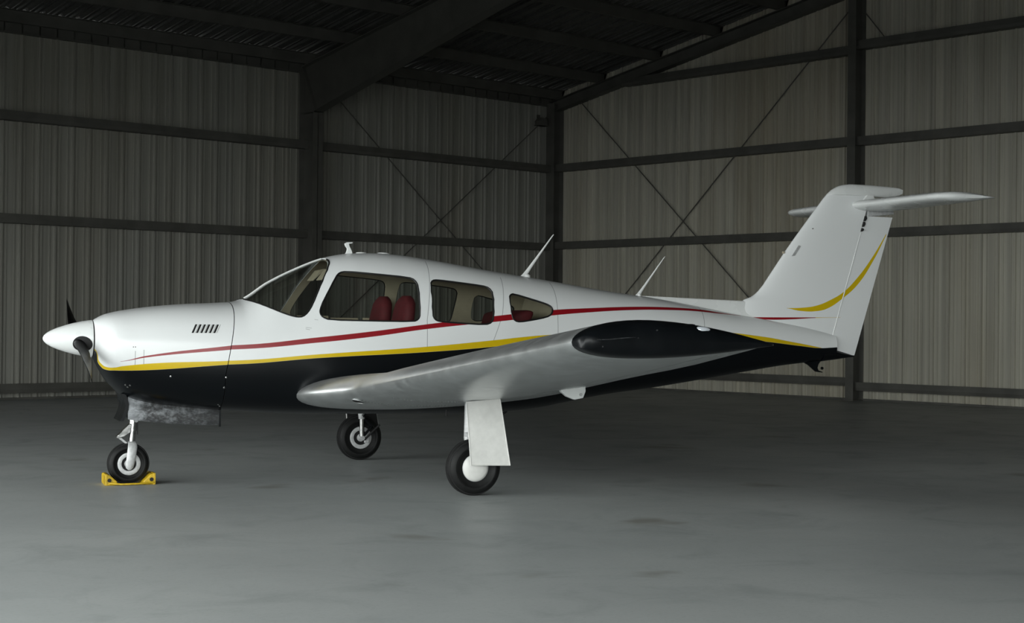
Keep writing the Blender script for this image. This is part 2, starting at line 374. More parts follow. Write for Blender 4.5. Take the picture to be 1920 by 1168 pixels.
# gable frame
def h_column(x0, x1, y, w, ztop, t=.012):
    b = MB(); b.box((x0, y - w / 2, 0), (x0 + t, y + w / 2, ztop)); b.box((x1 - t, y - w / 2, 0), (x1, y + w / 2, ztop)); b.box((x0 + t, y - .005, 0), (x1 - t, y + .005, ztop))
    b.box((x0 - .04, y - w / 2 - .03, 0), (x1, y + w / 2 + .03, .018))
    return b
gable = structure(empty('gable_frame', (0, 0, 0)))
XG = X_GABLE - .02
h_column(XG - .28, XG, Y_EAVE - .18, .24, 5.95).build('column', M['steel'], gable)
for yc in (16.36, 8.6, Y_RIDGE, 2 * Y_RIDGE - 8.6, 2 * Y_RIDGE - 16.36): h_column(XG - .30, XG, yc, .17, roof_z(yc, 5.80)).build('column', M['steel'], gable)
h_column(XG - .28, XG, Y_FAR + .18, .24, 5.95).build('column', M['steel'], gable)
for m in (1, -1):
    def Yq(y): return y if m == 1 else 2 * Y_RIDGE - y
    ye = Y_EAVE - .06; b = MB(); z0 = roof_z(ye, 5.76); z1 = roof_z(ye, 5.997); r0 = roof_z(Y_RIDGE, 5.76); r1 = roof_z(Y_RIDGE, 5.997)
    b.prism([(Yq(ye), z0), (Yq(ye), z1), (Y_RIDGE, r1), (Y_RIDGE, r0)], XG - .10, XG - .09, 'x')
    b.prism([(Yq(ye), z0), (Yq(ye), z0 + .012), (Y_RIDGE, r0 + .012), (Y_RIDGE, r0)], XG - .20, XG, 'x')
    b.prism([(Yq(ye), z1), (Yq(ye), z1 - .012), (Y_RIDGE, r1 - .012), (Y_RIDGE, r1)], XG - .20, XG, 'x')
    b.build('rafter', M['steel'], gable)
# girts: C sections, web level, inner flange upright with a lip turned back
def girt_poly(z):
    h = .075; t = .004
    return [(0, z - h), (-.20, z - h), (-.215, z - .02), (-.215, z + h), (-.18, z + h), (-.18, z + h - t), (-.211, z + h - t), (-.211, z - .02), (-.198, z - h + t), (0, z - h + t)]
def girt_e(x0, x1, z): MB().prism([(Y_EAVE - .005 + p, q) for p, q in girt_poly(z)], x0, x1, 'x').build('girt', M['steel'], wall_left)
def girt_g(y0, y1, z): MB().prism([(X_GABLE - .005 + p, q) for p, q in girt_poly(z)], y0, y1, 'y').build('girt', M['steel'], wall_back)
for z in (.19, 2.915, 4.565):
    e = [X_DOOR] + sorted(f for f in FRAMES if f > X_DOOR + 1) + [X_GABLE - .15]
    for a, b2 in zip(e, e[1:]):
        if b2 - a > .5: girt_e(a + .012, b2 - .012, z)
for z in (.33, 2.945, 4.585, 6.20): girt_g(16.37, min(Y_EAVE - .1, Y_EAVE - max(0, (z - 5.80)) / SLOPE), z)
for z in (.255, 2.945, 4.575, 6.27): [girt_g(p0 + .01, p1 - .01, z) for p0, p1 in ((8.6, 16.36), (Y_RIDGE, 8.6), (2 * Y_RIDGE - 8.6, Y_RIDGE), (2 * Y_RIDGE - 16.36, 2 * Y_RIDGE - 8.6))]
# cross bracing rods
def rod(p, q, label):
    o = MB().tube([p, q], .011, 8).build('brace_rod', M['steel'], None, 40); tag(o, label, 'brace rod', 'steel cross bracing rods', 'structure')
ye = Y_EAVE - .10
rod((17.04, ye, 6.02), (23.2, ye, .80), 'thin steel rod falling to the right across the shaded corner bay of the left wall')
rod((23.2, ye + .03, 5.72), (17.04, ye + .03, .78), 'thin steel rod rising to the right across the shaded corner bay of the left wall')
xe = X_GABLE - .09
MB().box((X_GABLE - .12, 17.50, .66), (X_GABLE - .03, 17.70, .80)).build('rod_gusset', M['steel'], wall_back, None, .004)
rod((xe, 23.30, 5.93), (xe, 17.60, .73), 'thin steel rod falling from the corner column behind the rear antenna')
rod((xe + .03, 16.55, 6.98), (xe + .03, 23.5, .52), 'thin steel rod falling to the left from the gable post behind the tail')
rod((xe, 16.25, 6.85), (xe, 15.70, 6.20), 'short steel rod at the top right of the gable post')
# bracket box in the corner
bx = empty('bracket_box', (22.92, Y_EAVE - .02, 5.46)); tag(bx, 'small dark bracket box high on the left wall beside the corner column', 'bracket')
MB().prism([(-.11, 0), (.11, 0), (.11, .10), (.07, .16), (-.05, .17), (-.11, .10)], -.19, -.03, 'y').build('housing', M['steel'], bx, None, .008)
MB().box((-.13, -.205, .0), (.13, -.03, .018)).build('lip', M['steel'], bx, None, .003)
MB().box((-.04, -.04, .05), (.04, -.01, .24)).build('mounting_arm', M['steel'], bx, None, .004)
# ================================================================== THE AIRCRAFT
# local axes: x runs aft from the nose wheel, y to starboard (the camera sees the port side, y < 0), z up
def pchip(pts):
    xs=[p[0] for p in pts];ys=[p[1] for p in pts];n=len(xs)
    h=[xs[i+1]-xs[i] for i in range(n-1)];d=[(ys[i+1]-ys[i])/h[i] for i in range(n-1)]
    m=[0.0]*n;m[0]=d[0];m[-1]=d[-1]
    for i in range(1,n-1):
        if d[i-1]*d[i]>0:
            w1=2*h[i]+h[i-1];w2=h[i]+2*h[i-1];m[i]=(w1+w2)/(w1/d[i-1]+w2/d[i])
    def f(x):
        if x<=xs[0]: return ys[0]
        if x>=xs[-1]: return ys[-1]
        i=bisect_right(xs,x)-1;t=(x-xs[i])/h[i]
        return ((2*t**3-3*t*t+1)*ys[i]+(t**3-2*t*t+t)*h[i]*m[i]+(-2*t**3+3*t*t)*ys[i+1]+(t**3-t*t)*h[i]*m[i+1])
    return f
Z_TOP=pchip([(-.30,1.325),(-.285,1.337),(-.188,1.383),(-.02,1.419),(.24,1.453),(.43,1.469),(.68,1.482),(.85,1.496),(.92,1.522),(1.12,1.657),(1.40,1.797),(1.58,1.868),(1.70,1.900),(1.83,1.919),(2.05,1.927),(2.245,1.917),(2.54,1.882),(2.835,1.838),(3.04,1.806),(3.42,1.755),(3.76,1.708),(4.07,1.662),(4.34,1.626),(4.57,1.600),(4.79,1.571),(5.02,1.537),(5.33,1.485),(5.65,1.432),(5.88,1.402),(6.12,1.364),(6.30,1.336),(6.6,1.275),(6.70,1.25)])
Z_BOT=pchip([(-.30,1.035),(-.285,1.01),(-.26,.96),(-.23,.905),(-.186,.835),(-.115,.765),(-.08,.725),(0,.685),(.15,.65),(.3,.630),(.663,.598),(.85,.587),(1.34,.561),(2.06,.550),(2.8,.546),(3.2,.556),(3.52,.582),(3.78,.625),(4.25,.700),(4.65,.745),(5.70,.895),(6.10,.952),(6.32,.975),(6.70,1.02)])
HALF_W=pchip([(-.30,.175),(-.285,.235),(-.27,.295),(-.25,.345),(-.22,.39),(-.17,.425),(0,.46),(.3,.50),(.7,.535),(1.2,.56),(1.6,.575),(2.3,.58),(3.0,.57),(3.5,.53),(4.0,.475),(4.6,.40),(5.2,.31),(5.8,.215),(6.2,.15),(6.6,.085),(6.70,.07)])
Z_MID=pchip([(-.30,1.175),(-.1,1.13),(.3,1.10),(.9,1.08),(2.,1.08),(3.,1.09),(4.,1.13),(5.,1.19),(6.,1.20),(6.7,1.15)])
N_TOP=pchip([(-.30,2.0),(-.1,2.4),(.3,2.6),(.85,2.6),(1.3,2.3),(2.0,2.45),(3.0,2.4),(4.0,2.2),(6.7,2.1)])
N_BOT=pchip([(-.30,2.0),(-.1,2.4),(.3,2.8),(1.,3.2),(3.0,3.2),(4.0,2.8),(6.7,2.4)])
def half_at(a,z):
    zt,zb,zm,w=Z_TOP(a),Z_BOT(a),Z_MID(a),HALF_W(a)
    if z>=zt or z<=zb: return 0.
    if z>=zm: n=N_TOP(a);r=(z-zm)/(zt-zm)
    else: n=N_BOT(a);r=(zm-z)/(zm-zb)
    return w*(1-r**n)**(1/n)
def sect(a,th): # th 0 = top, pi/2 = port, pi=bottom
    c,s=math.cos(th),math.sin(th);zm=Z_MID(a)
    if c>=0: n=N_TOP(a);H=Z_TOP(a)-zm
    else: n=N_BOT(a);H=zm-Z_BOT(a)
    b=HALF_W(a)*math.copysign(abs(s)**(2/n),s);z=zm+H*math.copysign(abs(c)**(2/n),c)
    return b,z
YAW = HEAD - R(90) + R(21.488)
AC = empty('light_aircraft', (6.412, 11.5615, 0), YAW)
tag(AC, 'white single engine aircraft with black belly, yellow and red stripes and T tail', 'aircraft')
def half_at(a, z):
    zt, zb, zm, w = Z_TOP(a), Z_BOT(a), Z_MID(a), HALF_W(a)
    if z >= zt or z <= zb: return 0.
    if z >= zm: n = N_TOP(a); r = (z - zm) / (zt - zm)
    else: n = N_BOT(a); r = (zm - z) / (zm - zb)
    return w * (1 - r ** n) ** (1 / n)
def implicit(a, y, z):
    zm = Z_MID(a); w = HALF_W(a)
    if z >= zm: n = N_TOP(a); H = Z_TOP(a) - zm
    else: n = N_BOT(a); H = zm - Z_BOT(a)
    return (abs(y) / w) ** n + (abs(z - zm) / H) ** n - 1
def surf_normal(a, y, z):
    h = 2e-4
    g = Vector((implicit(a + h, y, z) - implicit(a - h, y, z), implicit(a, y + h, z) - implicit(a, y - h, z), implicit(a, y, z + h) - implicit(a, y, z - h)))
    return g.normalized() if g.length > 1e-12 else Vector((0, 0, 1))
SEAM = .722
def shell_grid(s_list, nth, off):
    """rings of the body surface; the stations lean near the cowling seam"""
    rs = []
    for s in s_list:
        k = .17 * math.exp(-((s - SEAM) / .28) ** 2)
        ring = []
        for j in range(nth):
            th = 2 * math.pi * (j + .5) / nth
            b, z = sect(s, th); a = s + k * (max(z, .9) - 1.13); b, z = sect(a, th)
            p = Vector((a, -b, z))
            if off: p = p - surf_normal(a, -b, z) * off
            ring.append(p)
        rs.append(ring)
    return rs
def closed_shell(s_list, nth, o0, o1):
    A, B = shell_grid(s_list, nth, o0), shell_grid(s_list, nth, o1)
    m = MB(); nr = len(A); vs = [p for r in A for p in r] + [p for r in B for p in r]; N = nr * nth; fs = []
    for i in range(nr - 1):
        for j in range(nth):
            k = (j + 1) % nth; a, b, c, d = i * nth + j, i * nth + k, (i + 1) * nth + k, (i + 1) * nth + j
            fs.append((a, b, c, d)); fs.append((N + d, N + c, N + b, N + a))
    for j in range(nth):
        k = (j + 1) % nth; e = (nr - 1) * nth
        fs.append((k, j, N + j, N + k)); fs.append((e + j, e + k, N + e + k, N + e + j))
    return m.add(vs, fs)
def frange(a, b, n): return [a + (b - a) * i / (n - 1) for i in range(n)]
def apply_boolean(o, cutters, op):
    for c in cutters:
        md = o.modifiers.new('cut', 'BOOLEAN'); md.operation = op; md.object = c; md.solver = 'EXACT'
    bpy.context.view_layer.update()
    dg = bpy.context.evaluated_depsgraph_get()
    me = bpy.data.meshes.new_from_object(o.evaluated_get(dg)); o.modifiers.clear()
    old = o.data; o.data = me; bpy.data.meshes.remove(old)
def surface_normals(o, tol=.003):
    """exact normals of the body surface on its outer faces, so cut edges shade cleanly"""
    me = o.data; me.shade_smooth(); me.set_sharp_from_angle(angle=R(35))
    out = [(0., 0., 0.)] * len(me.loops)
    for p in me.polygons:
        c = p.center
        if abs(implicit(*c)) < .05 and p.normal.dot(surf_normal(*c)) > .9:
            for li in p.loop_indices:
                v = me.vertices[me.loops[li].vertex_index].co
                if abs(implicit(*v)) < .06: out[li] = tuple(surf_normal(*v))
    me.normals_split_custom_set(out)
def two_sided_materials(o, inner):
    """inner faces of the shell take the cabin trim"""
    me = o.data; me.materials.append(inner); me.materials.append(M['dark'])
    for p in me.polygons:
        if abs(p.normal.x) > .8 and .5 < p.center.x < .9 and abs(implicit(*p.center)) < .3: p.material_index = 2
        elif p.normal.dot(surf_normal(*p.center)) < .2: p.material_index = 1

# -- windows: outlines (a, z) on the body side
WIN1 = [(1.450, 1.430), (1.487, 1.510), (1.614, 1.707), (1.652, 1.743), (1.702, 1.753), (1.930, 1.737), (2.230, 1.713), (2.287, 1.692), (2.309, 1.638), (2.302, 1.400), (2.286, 1.360), (2.243, 1.341), (1.892, 1.343), (1.524, 1.348), (1.468, 1.370), (1.448, 1.400)]
WIN2 = [(2.421, 1.662), (2.446, 1.690), (2.492, 1.696), (2.685, 1.677), (2.906, 1.653), (2.962, 1.636), (2.989, 1.590), (2.965, 1.379), (2.942, 1.338), (2.887, 1.320), (2.641, 1.331), (2.469, 1.343), (2.427, 1.361), (2.410, 1.401)]
WIN3 = [(3.136, 1.555), (3.153, 1.579), (3.187, 1.589), (3.369, 1.540), (3.494, 1.505), (3.536, 1.482), (3.546, 1.450), (3.523, 1.412), (3.473, 1.389), (3.339, 1.364), (3.208, 1.345), (3.163, 1.354), (3.135, 1.386)]
WSH = [(.904, 1.515), (.915, 1.504), (.945, 1.491), (1.028, 1.452), (1.125, 1.409), (1.208, 1.380), (1.264, 1.368), (1.307, 1.372), (1.348, 1.403), (1.393, 1.469), (1.471, 1.620), (1.588, 1.807), (1.604, 1.838), (1.600, 1.858)]
def smooth_poly(P, closed=True, it=2):
    for _ in range(it):
        Q = []; n = len(P)
        for i in range(n if closed else n - 1):
            p, q = P[i], P[(i + 1) % n]
            Q += [(.75 * p[0] + .25 * q[0], .75 * p[1] + .25 * q[1]), (.25 * p[0] + .75 * q[0], .25 * p[1] + .75 * q[1])]
        if not closed: Q = [P[0]] + Q + [P[-1]]
        P = Q
    return P
WIN1, WIN2, WIN3 = (smooth_poly(w, True, 1) for w in (WIN1, WIN2, WIN3)); WSHL = smooth_poly(WSH, False, 1)
WSHP = WSHL + [(1.592, 1.99), (.88, 1.99), (.88, 1.519)]
def cutter(P, lo, hi): return MB().prism(P, lo, hi, 'y').build('cutter')
c_all = [cutter(P, -1, 1) for P in (WIN1, WIN2, WIN3, WSHP)]
st = frange(SEAM + .003, 1.0, 12) + frange(1.03, 1.75, 30) + frange(1.79, 3.75, 44) + frange(3.85, 6.55, 36) + [6.62, 6.70]
body = closed_shell(st, 128, 0, .022).build('fuselage', M['body_paint'])
apply_boolean(body, c_all, 'DIFFERENCE'); body.parent = AC; two_sided_materials(body, M['beige']); surface_normals(body)
glass_st = frange(.84, 1.75, 40) + frange(1.79, 3.7, 40)
def pane(name, P, lo, hi, label):
    c = cutter(P, lo, hi); o = closed_shell(glass_st, 112, .006, .010).build(name, M['glass'])
    apply_boolean(o, [c], 'INTERSECT'); o.parent = AC; o.data.shade_smooth(); o.data.set_sharp_from_angle(angle=R(40))
    bpy.data.objects.remove(c)
    if label: o['label'] = label
    return o
def seal(P, side, parent, r=.008, closed=True):
    pts = [(a, -side * (half_at(a, z) - .005), z) for a, z in P]
    MB().tube(pts, r, 8, closed).build('window_seal', M['seal'], parent, 60)
for side in (1, -1):
    lo, hi = (-1, -.03) if side == 1 else (.03, 1)
    for P, nm in ((WIN1, 'front side window with slanted leading edge'), (WIN2, 'middle side window'), (WIN3, 'small tapering rear side window')):
        w = pane('side_window', P, lo, hi, nm); seal(P, side, w)
ws = pane('windshield', WSHP, -1, 1, 'raked wrap-around windshield')
for side in (1, -1): seal([p for p in WSHL if half_at(*p) > .06], side, ws, .008, False)
zr = lambda a: Z_TOP(a) - .004
MB().tube([(a, 0, zr(a)) for a in frange(.93, 1.59, 16)], .008, 8).build('centre_post', M['white'], ws, 60)
for c in c_all: bpy.data.objects.remove(c)

# -- cowling, spinner, propeller
cowl = closed_shell([-.298, -.292, -.285, -.277, -.268, -.258, -.245, -.23, -.21, -.185, -.15] + frange(-.1, SEAM - .003, 24), 128, 0, .015).build('cowling', M['cowl_paint'], AC)
two_sided_materials(cowl, M['dark']); surface_normals(cowl)
firewall = MB()
ring = [Vector((a, -b * .985, 1.05 + (z - 1.05) * .985)) for a, b, z in [(SEAM + .03 + .17 * (max(sect(SEAM, t)[1], .9) - 1.13), *sect(SEAM, t)) for t in [2 * math.pi * (j + .5) / 64 for j in range(64)]]]
firewall.add(ring + [(SEAM + .03, 0, 1.05)], [(j, (j + 1) % 64, 64) for j in range(64)]).build('firewall', M['dark'], AC)
MB().lathe([(.0, .06), (.16, .06), (.172, .03)], (-.30, 0, 1.178), 'x', 48).build('inlet_shroud', M['dark'], cowl, 40)
for k in range(6):                                # louvres on the cowling side, slanted slots with a raised lip
    a0 = .418 + .034 * k
    for sgn in (-1, 1):
        def strip(d0, o0, d1, o1):
            b = MB(); rs = []
            for i in range(6):
                t = i / 5; z = 1.236 + .068 * t; r = []
                for da, off in ((d0, o0), (d1, o1)):
                    a = a0 + .034 * t + da; r.append((a, sgn * (half_at(a, z) + off), z))
                rs.append(r)
            return b.rings(rs, False, False)
        b = strip(.010, .0005, .014, .006); c = strip(.014, .006, .024, .0005); b.add(c.v, c.f)
        l = b.build('louvre', M['white'], cowl)
        strip(-.007, .0012, .010, .0012).build('louvre_slot', M['dark'], l)
def fastener(a, z, parent, r=.008, mat='chrome'):
    y = -half_at(a, z); n = surf_normal(a, y, z); p = Vector((a, y, z))
    MB().tube([p - n * .002, p + n * .0015, p + n * .003], [r, r, r * .6], 10).build('fastener', M[mat], parent, 40)
for a, z in ((.254, .888), (.686, .880), (.675, .798), (-.078, .817), (-.060, .800), (-.045, .815), (.655, .655), (.672, .640)): fastener(a, z, cowl)
for a, z in ((-.036, 1.122), (-.020, 1.122)): fastener(a, z, cowl, .004, 'dark')
SP = [(.0, -.685), (.012, -.683), (.026, -.675), (.045, -.655), (.066, -.62), (.088, -.57), (.108, -.51), (.126, -.445), (.140, -.38), (.148, -.33), (.151, -.305), (.147, -.302), (.0, -.302)]
spin = MB().lathe(SP, (0, 0, 1.180), 'x', 56).build('spinner', M['white'], AC, 35)
MB().lathe([(.0, .0), (.140, .0), (.140, .012), (.0, .012)], (-.302, 0, 1.179), 'x', 48).build('spinner_backplate', M['dark'], spin, 35)
def prop_blade(sgn):
    ang = R(18.5); d = Vector((0, -math.cos(ang) * sgn, -math.sin(ang) * sgn)); tdir = Vector((0, d.z, -d.y))   # d along the blade, tdir in the disc
    rs = []
    for r, c, t, tw in ((.06, .085, .085, 66), (.12, .095, .075, 64), (.17, .125, .050, 60), (.25, .155, .032, 54), (.40, .165, .024, 42), (.60, .155, .017, 31), (.78, .13, .012, 24), (.88, .105, .008, 18), (.93, .07, .006, 17), (.95, .03, .004, 17)):
        w = R(tw); u = tdir * math.cos(w) * sgn + Vector((-1, 0, 0)) * math.sin(w); v = tdir * math.sin(w) * sgn + Vector((1, 0, 0)) * math.cos(w)
        rs.append([Vector((-.405, 0, 1.180)) + d * r + u * (c / 2 * math.cos(q)) + v * (t / 2 * math.sin(q)) for q in [2 * math.pi * k / 20 for k in range(20)]])
    bl = MB().rings(rs).build('propeller_blade', M['blade'], AC, 50)
    # dark cut-out around the blade root
    c = Vector((-.405, 0, 1.180)) + d * .138; b = MB(); up = Vector((1, 0, 0)); ring = []
    n = 28; rings_ = []
    for k in range(n * 5):
        if k % n == 0: ring = []; rings_.append(ring)
        q = 2 * math.pi * k / n; sc = 1 - .245 * (k // n)
        ax = -.388 + .076 * sc * math.cos(q); w2 = .066 * sc * math.sin(q)
        rr = 0
        for (r0, x0), (r1, x1) in zip(SP, SP[1:]):
            if x0 <= ax <= x1 and x1 > x0: rr = r0 + (r1 - r0) * (ax - x0) / (x1 - x0)
        ph = w2 / rr; dd = d * math.cos(ph) + tdir * math.sin(ph)
        ring.append(Vector((ax, 0, 1.180)) + dd * (rr + .0015))
    b.rings(rings_, True, False).build('blade_cutout', M['dark'], spin, 60)
    return bl
for s in (1, -1): prop_blade(s)

# -- fin, rudder, stabilator
def naca(x): return 5 * (.2969 * math.sqrt(max(x, 0)) - .126 * x - .3516 * x * x + .2843 * x ** 3 - .1036 * x ** 4)
FIN_LE = pchip([(1.15, 5.60), (1.45, 5.63), (1.575, 5.70), (1.602, 5.776), (1.659, 5.856), (1.834, 5.994), (2.046, 6.150), (2.355, 6.396), (2.498, 6.514), (2.615, 6.615), (2.686, 6.717), (2.708, 6.79), (2.718, 6.862)])
def hinge(z): return 6.659 + (z - 1.197) * .377 / 1.231
def fin_te(z): return 6.94 + (z - 1.047) * .455 / 1.445
def fin_ring(z, x0, x1, le, te, th, n=20):
    """slice of a symmetric section between chord positions x0..x1 (metres)"""
    c = te - le; up = []
    for i in range(n + 1):
        t = .5 - .5 * math.cos(math.pi * i / n); x = x0 + (x1 - x0) * t
        f = min(1, max(0, (x - le) / c)); up.append((x, th * naca(f) + .0012))
    return [Vector((x, -y, z)) for x, y in up] + [Vector((x, y, z)) for x, y in up[::-1]]
fin = MB().rings([fin_ring(z, FIN_LE(z), hinge(z) - .006, FIN_LE(z), fin_te(z), .118 - .02 * (z - 1.2)) for z in [1.15, 1.3, 1.42, 1.5, 1.55, 1.575, 1.59, 1.602, 1.63, 1.659, 1.72, 1.834, 1.94, 2.046, 2.2, 2.355, 2.43, 2.498, 2.56, 2.61]]).build('fin', M['fin_paint'], AC, 40)
def cap_w(z): return .105 * math.sqrt(max(.0, 1 - ((z - 2.61) / .110) ** 2)) + .002
capz = [2.603, 2.61, 2.63, 2.65, 2.67, 2.686, 2.70, 2.71, 2.716, 2.7185]
capte = pchip([(2.60, 7.30), (2.63, 7.44), (2.65, 7.485), (2.69, 7.487), (2.705, 7.40), (2.72, 7.05)])
MB().rings([fin_ring(z, FIN_LE(z), capte(z), FIN_LE(z), capte(z) + .02, cap_w(z) * (1 if z > 2.605 else .8)) for z in capz]).build('fin_cap', M['white'], AC, 45)
rz_ = [1.05] + frange(1.1, 2.40, 12)
def rud_ring(z):
    x0 = hinge(z) + .004; bot = 6.94 - (z - 1.047) * .328 / .077
    x0 = max(x0, min(bot, fin_te(z) - .02)); r = fin_ring(z, x0, fin_te(z), FIN_LE(max(z, 1.6)), fin_te(z), .114 - .02 * (z - 1.2)); return r
rudder = MB().rings([rud_ring(z) for z in [1.05, 1.07, 1.09, 1.11, 1.125, 1.2] + frange(1.3, 2.41, 12)]).build('rudder', M['fin_paint'], AC, 40)
for sgn in (-1, 1):                               # pale hinge strip along the rudder gap
    MB().tube([(hinge(z), sgn * (.118 - .02 * (z - 1.2)) * naca((hinge(z) - FIN_LE(z)) / (fin_te(z) - FIN_LE(z))) + sgn * .000, z) for z in frange(1.21, 2.25, 8)], .006, 6).build('hinge_strip', M['white'], fin, 60)
for z, h in ((2.385, .05), (2.33, .05), (2.275, .03)):
    MB().prism([(hinge(z - h / 2) - .008, z - h / 2), (hinge(z - h / 2) + .006, z - h / 2), (hinge(z) + .016, z), (hinge(z + h / 2) + .004, z + h / 2), (hinge(z + h / 2) - .010, z + h / 2)], -.055, .055, 'y').build('hinge_bracket', M['dark'], fin)
MB().box((hinge(1.15) - .03, -.038, 1.128), (hinge(1.15) + .015, .038, 1.152)).build('hinge_bracket', M['dark'], fin)
dors = []
for a in frange(4.55, 5.80, 14):
    zt = 1.602 - (a - 4.55) * .03; zb = Z_TOP(a) - .06; zt = max(zt, Z_TOP(a) - .004); w = .012 + .010 * (a - 4.55)
    dors.append([Vector((a, y, z)) for y, z in ((-w * 2.6, zb), (-w * 1.5, zb + (zt - zb) * .45), (-w, zt - .012), (-w * .5, zt - .002), (w * .5, zt - .002), (w, zt - .012), (w * 1.5, zb + (zt - zb) * .45), (w * 2.6, zb))])
MB().rings(dors).build('dorsal_fillet', M['white'], AC, 50)
def stab_ring(b, le, te, t):
    c = te - le; n = 16; up = []
    for i in range(n + 1):
        f = .5 - .5 * math.cos(math.pi * i / n); up.append((le + c * f, t * c * naca(f) + .001))
    z = 2.516 + .004 * abs(b)
    return [Vector((x, -b, z + h)) for x, h in up] + [Vector((x, -b, z - h)) for x, h in up[::-1]]
SB = [(0, 6.872, 7.67), (.5, 6.885, 7.64), (1.0, 6.91, 7.61), (1.2, 6.93, 7.59), (1.28, 6.96, 7.575), (1.33, 7.01, 7.55), (1.355, 7.08, 7.52), (1.366, 7.18, 7.47)]
MB().rings([stab_ring(-b, l, t, .140 if b < 1.34 else .10) for b, l, t in SB[::-1]] + [stab_ring(b, l, t, .140 if b < 1.34 else .10) for b, l, t in SB[1:]]).build('stabilator', M['white'], AC, 40)
for s in (-1, 1):                                 # fairing that carries the stabilator under the cap
    MB().prism([(6.98, 2.55), (7.04, 2.62), (7.12, 2.62), (7.14, 2.55)], s * .01, s * .05, 'y').build('stabilator_fairing', M['white'], AC, None, .008)
MB().prism([(7.06, 2.405), (7.06, 2.47), (7.36, 2.49), (7.37, 2.44)], -.028, .028, 'y').build('rudder_top_fairing', M['castalloy'], AC, None, .006)
MB().prism([(6.20, 2.0), (6.235, 2.005), (6.30, 2.10), (6.275, 2.105)], -.0445, .0445, 'y').build('fin_placard', M['castalloy'], fin)
MB().tube([(6.135, -.01, 2.035), (6.118, -.01, 2.035)], .012, 8).build('fin_lamp', M['beige'], AC, 50)
MB().tube([(6.43, -.02, 2.27), (6.43, -.052, 2.27)], .004, 6).build('fin_screw', M['dark'], fin, 50)
MB().prism([(6.36, .985), (6.42, .955), (6.50, .893), (6.575, .883), (6.575, .890), (6.53, .905), (6.518, .93), (6.53, .965), (6.56, 1.0)], -.012, .012, 'y').build('tail_skid', M['black'], AC, None, .003)
MB().lathe([(.010, -.006), (.014, -.006), (.014, .006), (.010, .006)], (6.575, 0, .925), 'y', 16).build('tie_down_ring', M['black'], AC, 40)

tc = []
for a, zt, zb, w in ((6.55, 1.13, .990, .085), (6.66, 1.112, 1.003, .068), (6.76, 1.088, 1.014, .050), (6.86, 1.064, 1.028, .030), (6.93, 1.046, 1.036, .012)):
    tc.append([(a, w * math.sin(q), (zt + zb) / 2 + (zt - zb) / 2 * math.cos(q)) for q in [2 * math.pi * k / 20 for k in range(20)]])
MB().rings(tc).build('tail_cone', M['black'], AC, 50)

# -- wings
W_LE = pchip([(.42, 1.24), (.62, 1.30), (.8, 1.40), (1.0, 1.515), (1.15, 1.575), (1.4, 1.59), (3.2, 1.59), (5.3, 1.605)])
W_TE = pchip([(.42, 3.22), (3.0, 3.19), (3.4, 3.16), (5.0, 2.875), (5.3, 2.825)])
W_ZL = pchip([(.42, .730), (.62, .750), (1.2, .815), (3.0, 1.005), (5.3, 1.246)])
W_ZT = pchip([(.42, .665), (.62, .690), (1.0, .725), (2.0, .855), (3.0, .985), (4.0, 1.09), (5.0, 1.20), (5.3, 1.236)])
W_T = pchip([(.42, .135), (1.0, .158), (1.6, .168), (3.2, .160), (5.3, .168)])
def wing_pt(b, f, upper, scale=1.0):
    le, te = W_LE(b), W_TE(b); c = te - le; m = .018
    cam_ = m * (f / .16) * (.8 - f) if f < .4 else m / .36 * (.2 + .8 * f - f * f)
    t = W_T(b) * c * (.93 * naca(f) + .065 * math.sin(math.pi * f ** 1.2)) * scale
    z = W_ZL(b) + (W_ZT(b) - W_ZL(b)) * f + cam_ * c * scale + (t if upper else -t) + (.0015 if upper else -.0015)
    return le + c * f, z
def wing_ring(sgn, b, f0, f1, n=22, scale=1.0, bb=None, ripple=0, insetc=0):
    up, lo = [], []
    for i in range(n + 1):
        t = (.5 - .5 * math.cos(math.pi * i / n)) if f0 == 0 else i / n
        f = f0 + (f1 - f0) * t
        f = insetc + f * (1 - 2 * insetc)
        a, z = wing_pt(b, f, True, scale); up.append((a, z))
        a, z = wing_pt(b, f, False, scale)
        if ripple and 0 < i < n: z += ripple * (1 if i % 3 == 1 else -.4)
        lo.append((a, z))
    y = -sgn * (bb if bb is not None else b)
    return [Vector((a, y, z)) for a, z in up] + [Vector((a, y, z)) for a, z in lo[::-1]]
def wing_low(b, a):                                # point on the underside
    f = (a - W_LE(b)) / (W_TE(b) - W_LE(b)); return wing_pt(b, f, False)[1]
bs = [.42, .55, .62, .70, .8, .9, 1.0, 1.08, 1.15, 1.25, 1.4, 1.7, 2.1, 2.6, 3.05, 3.4, 3.9, 4.4, 5.02, 5.3]
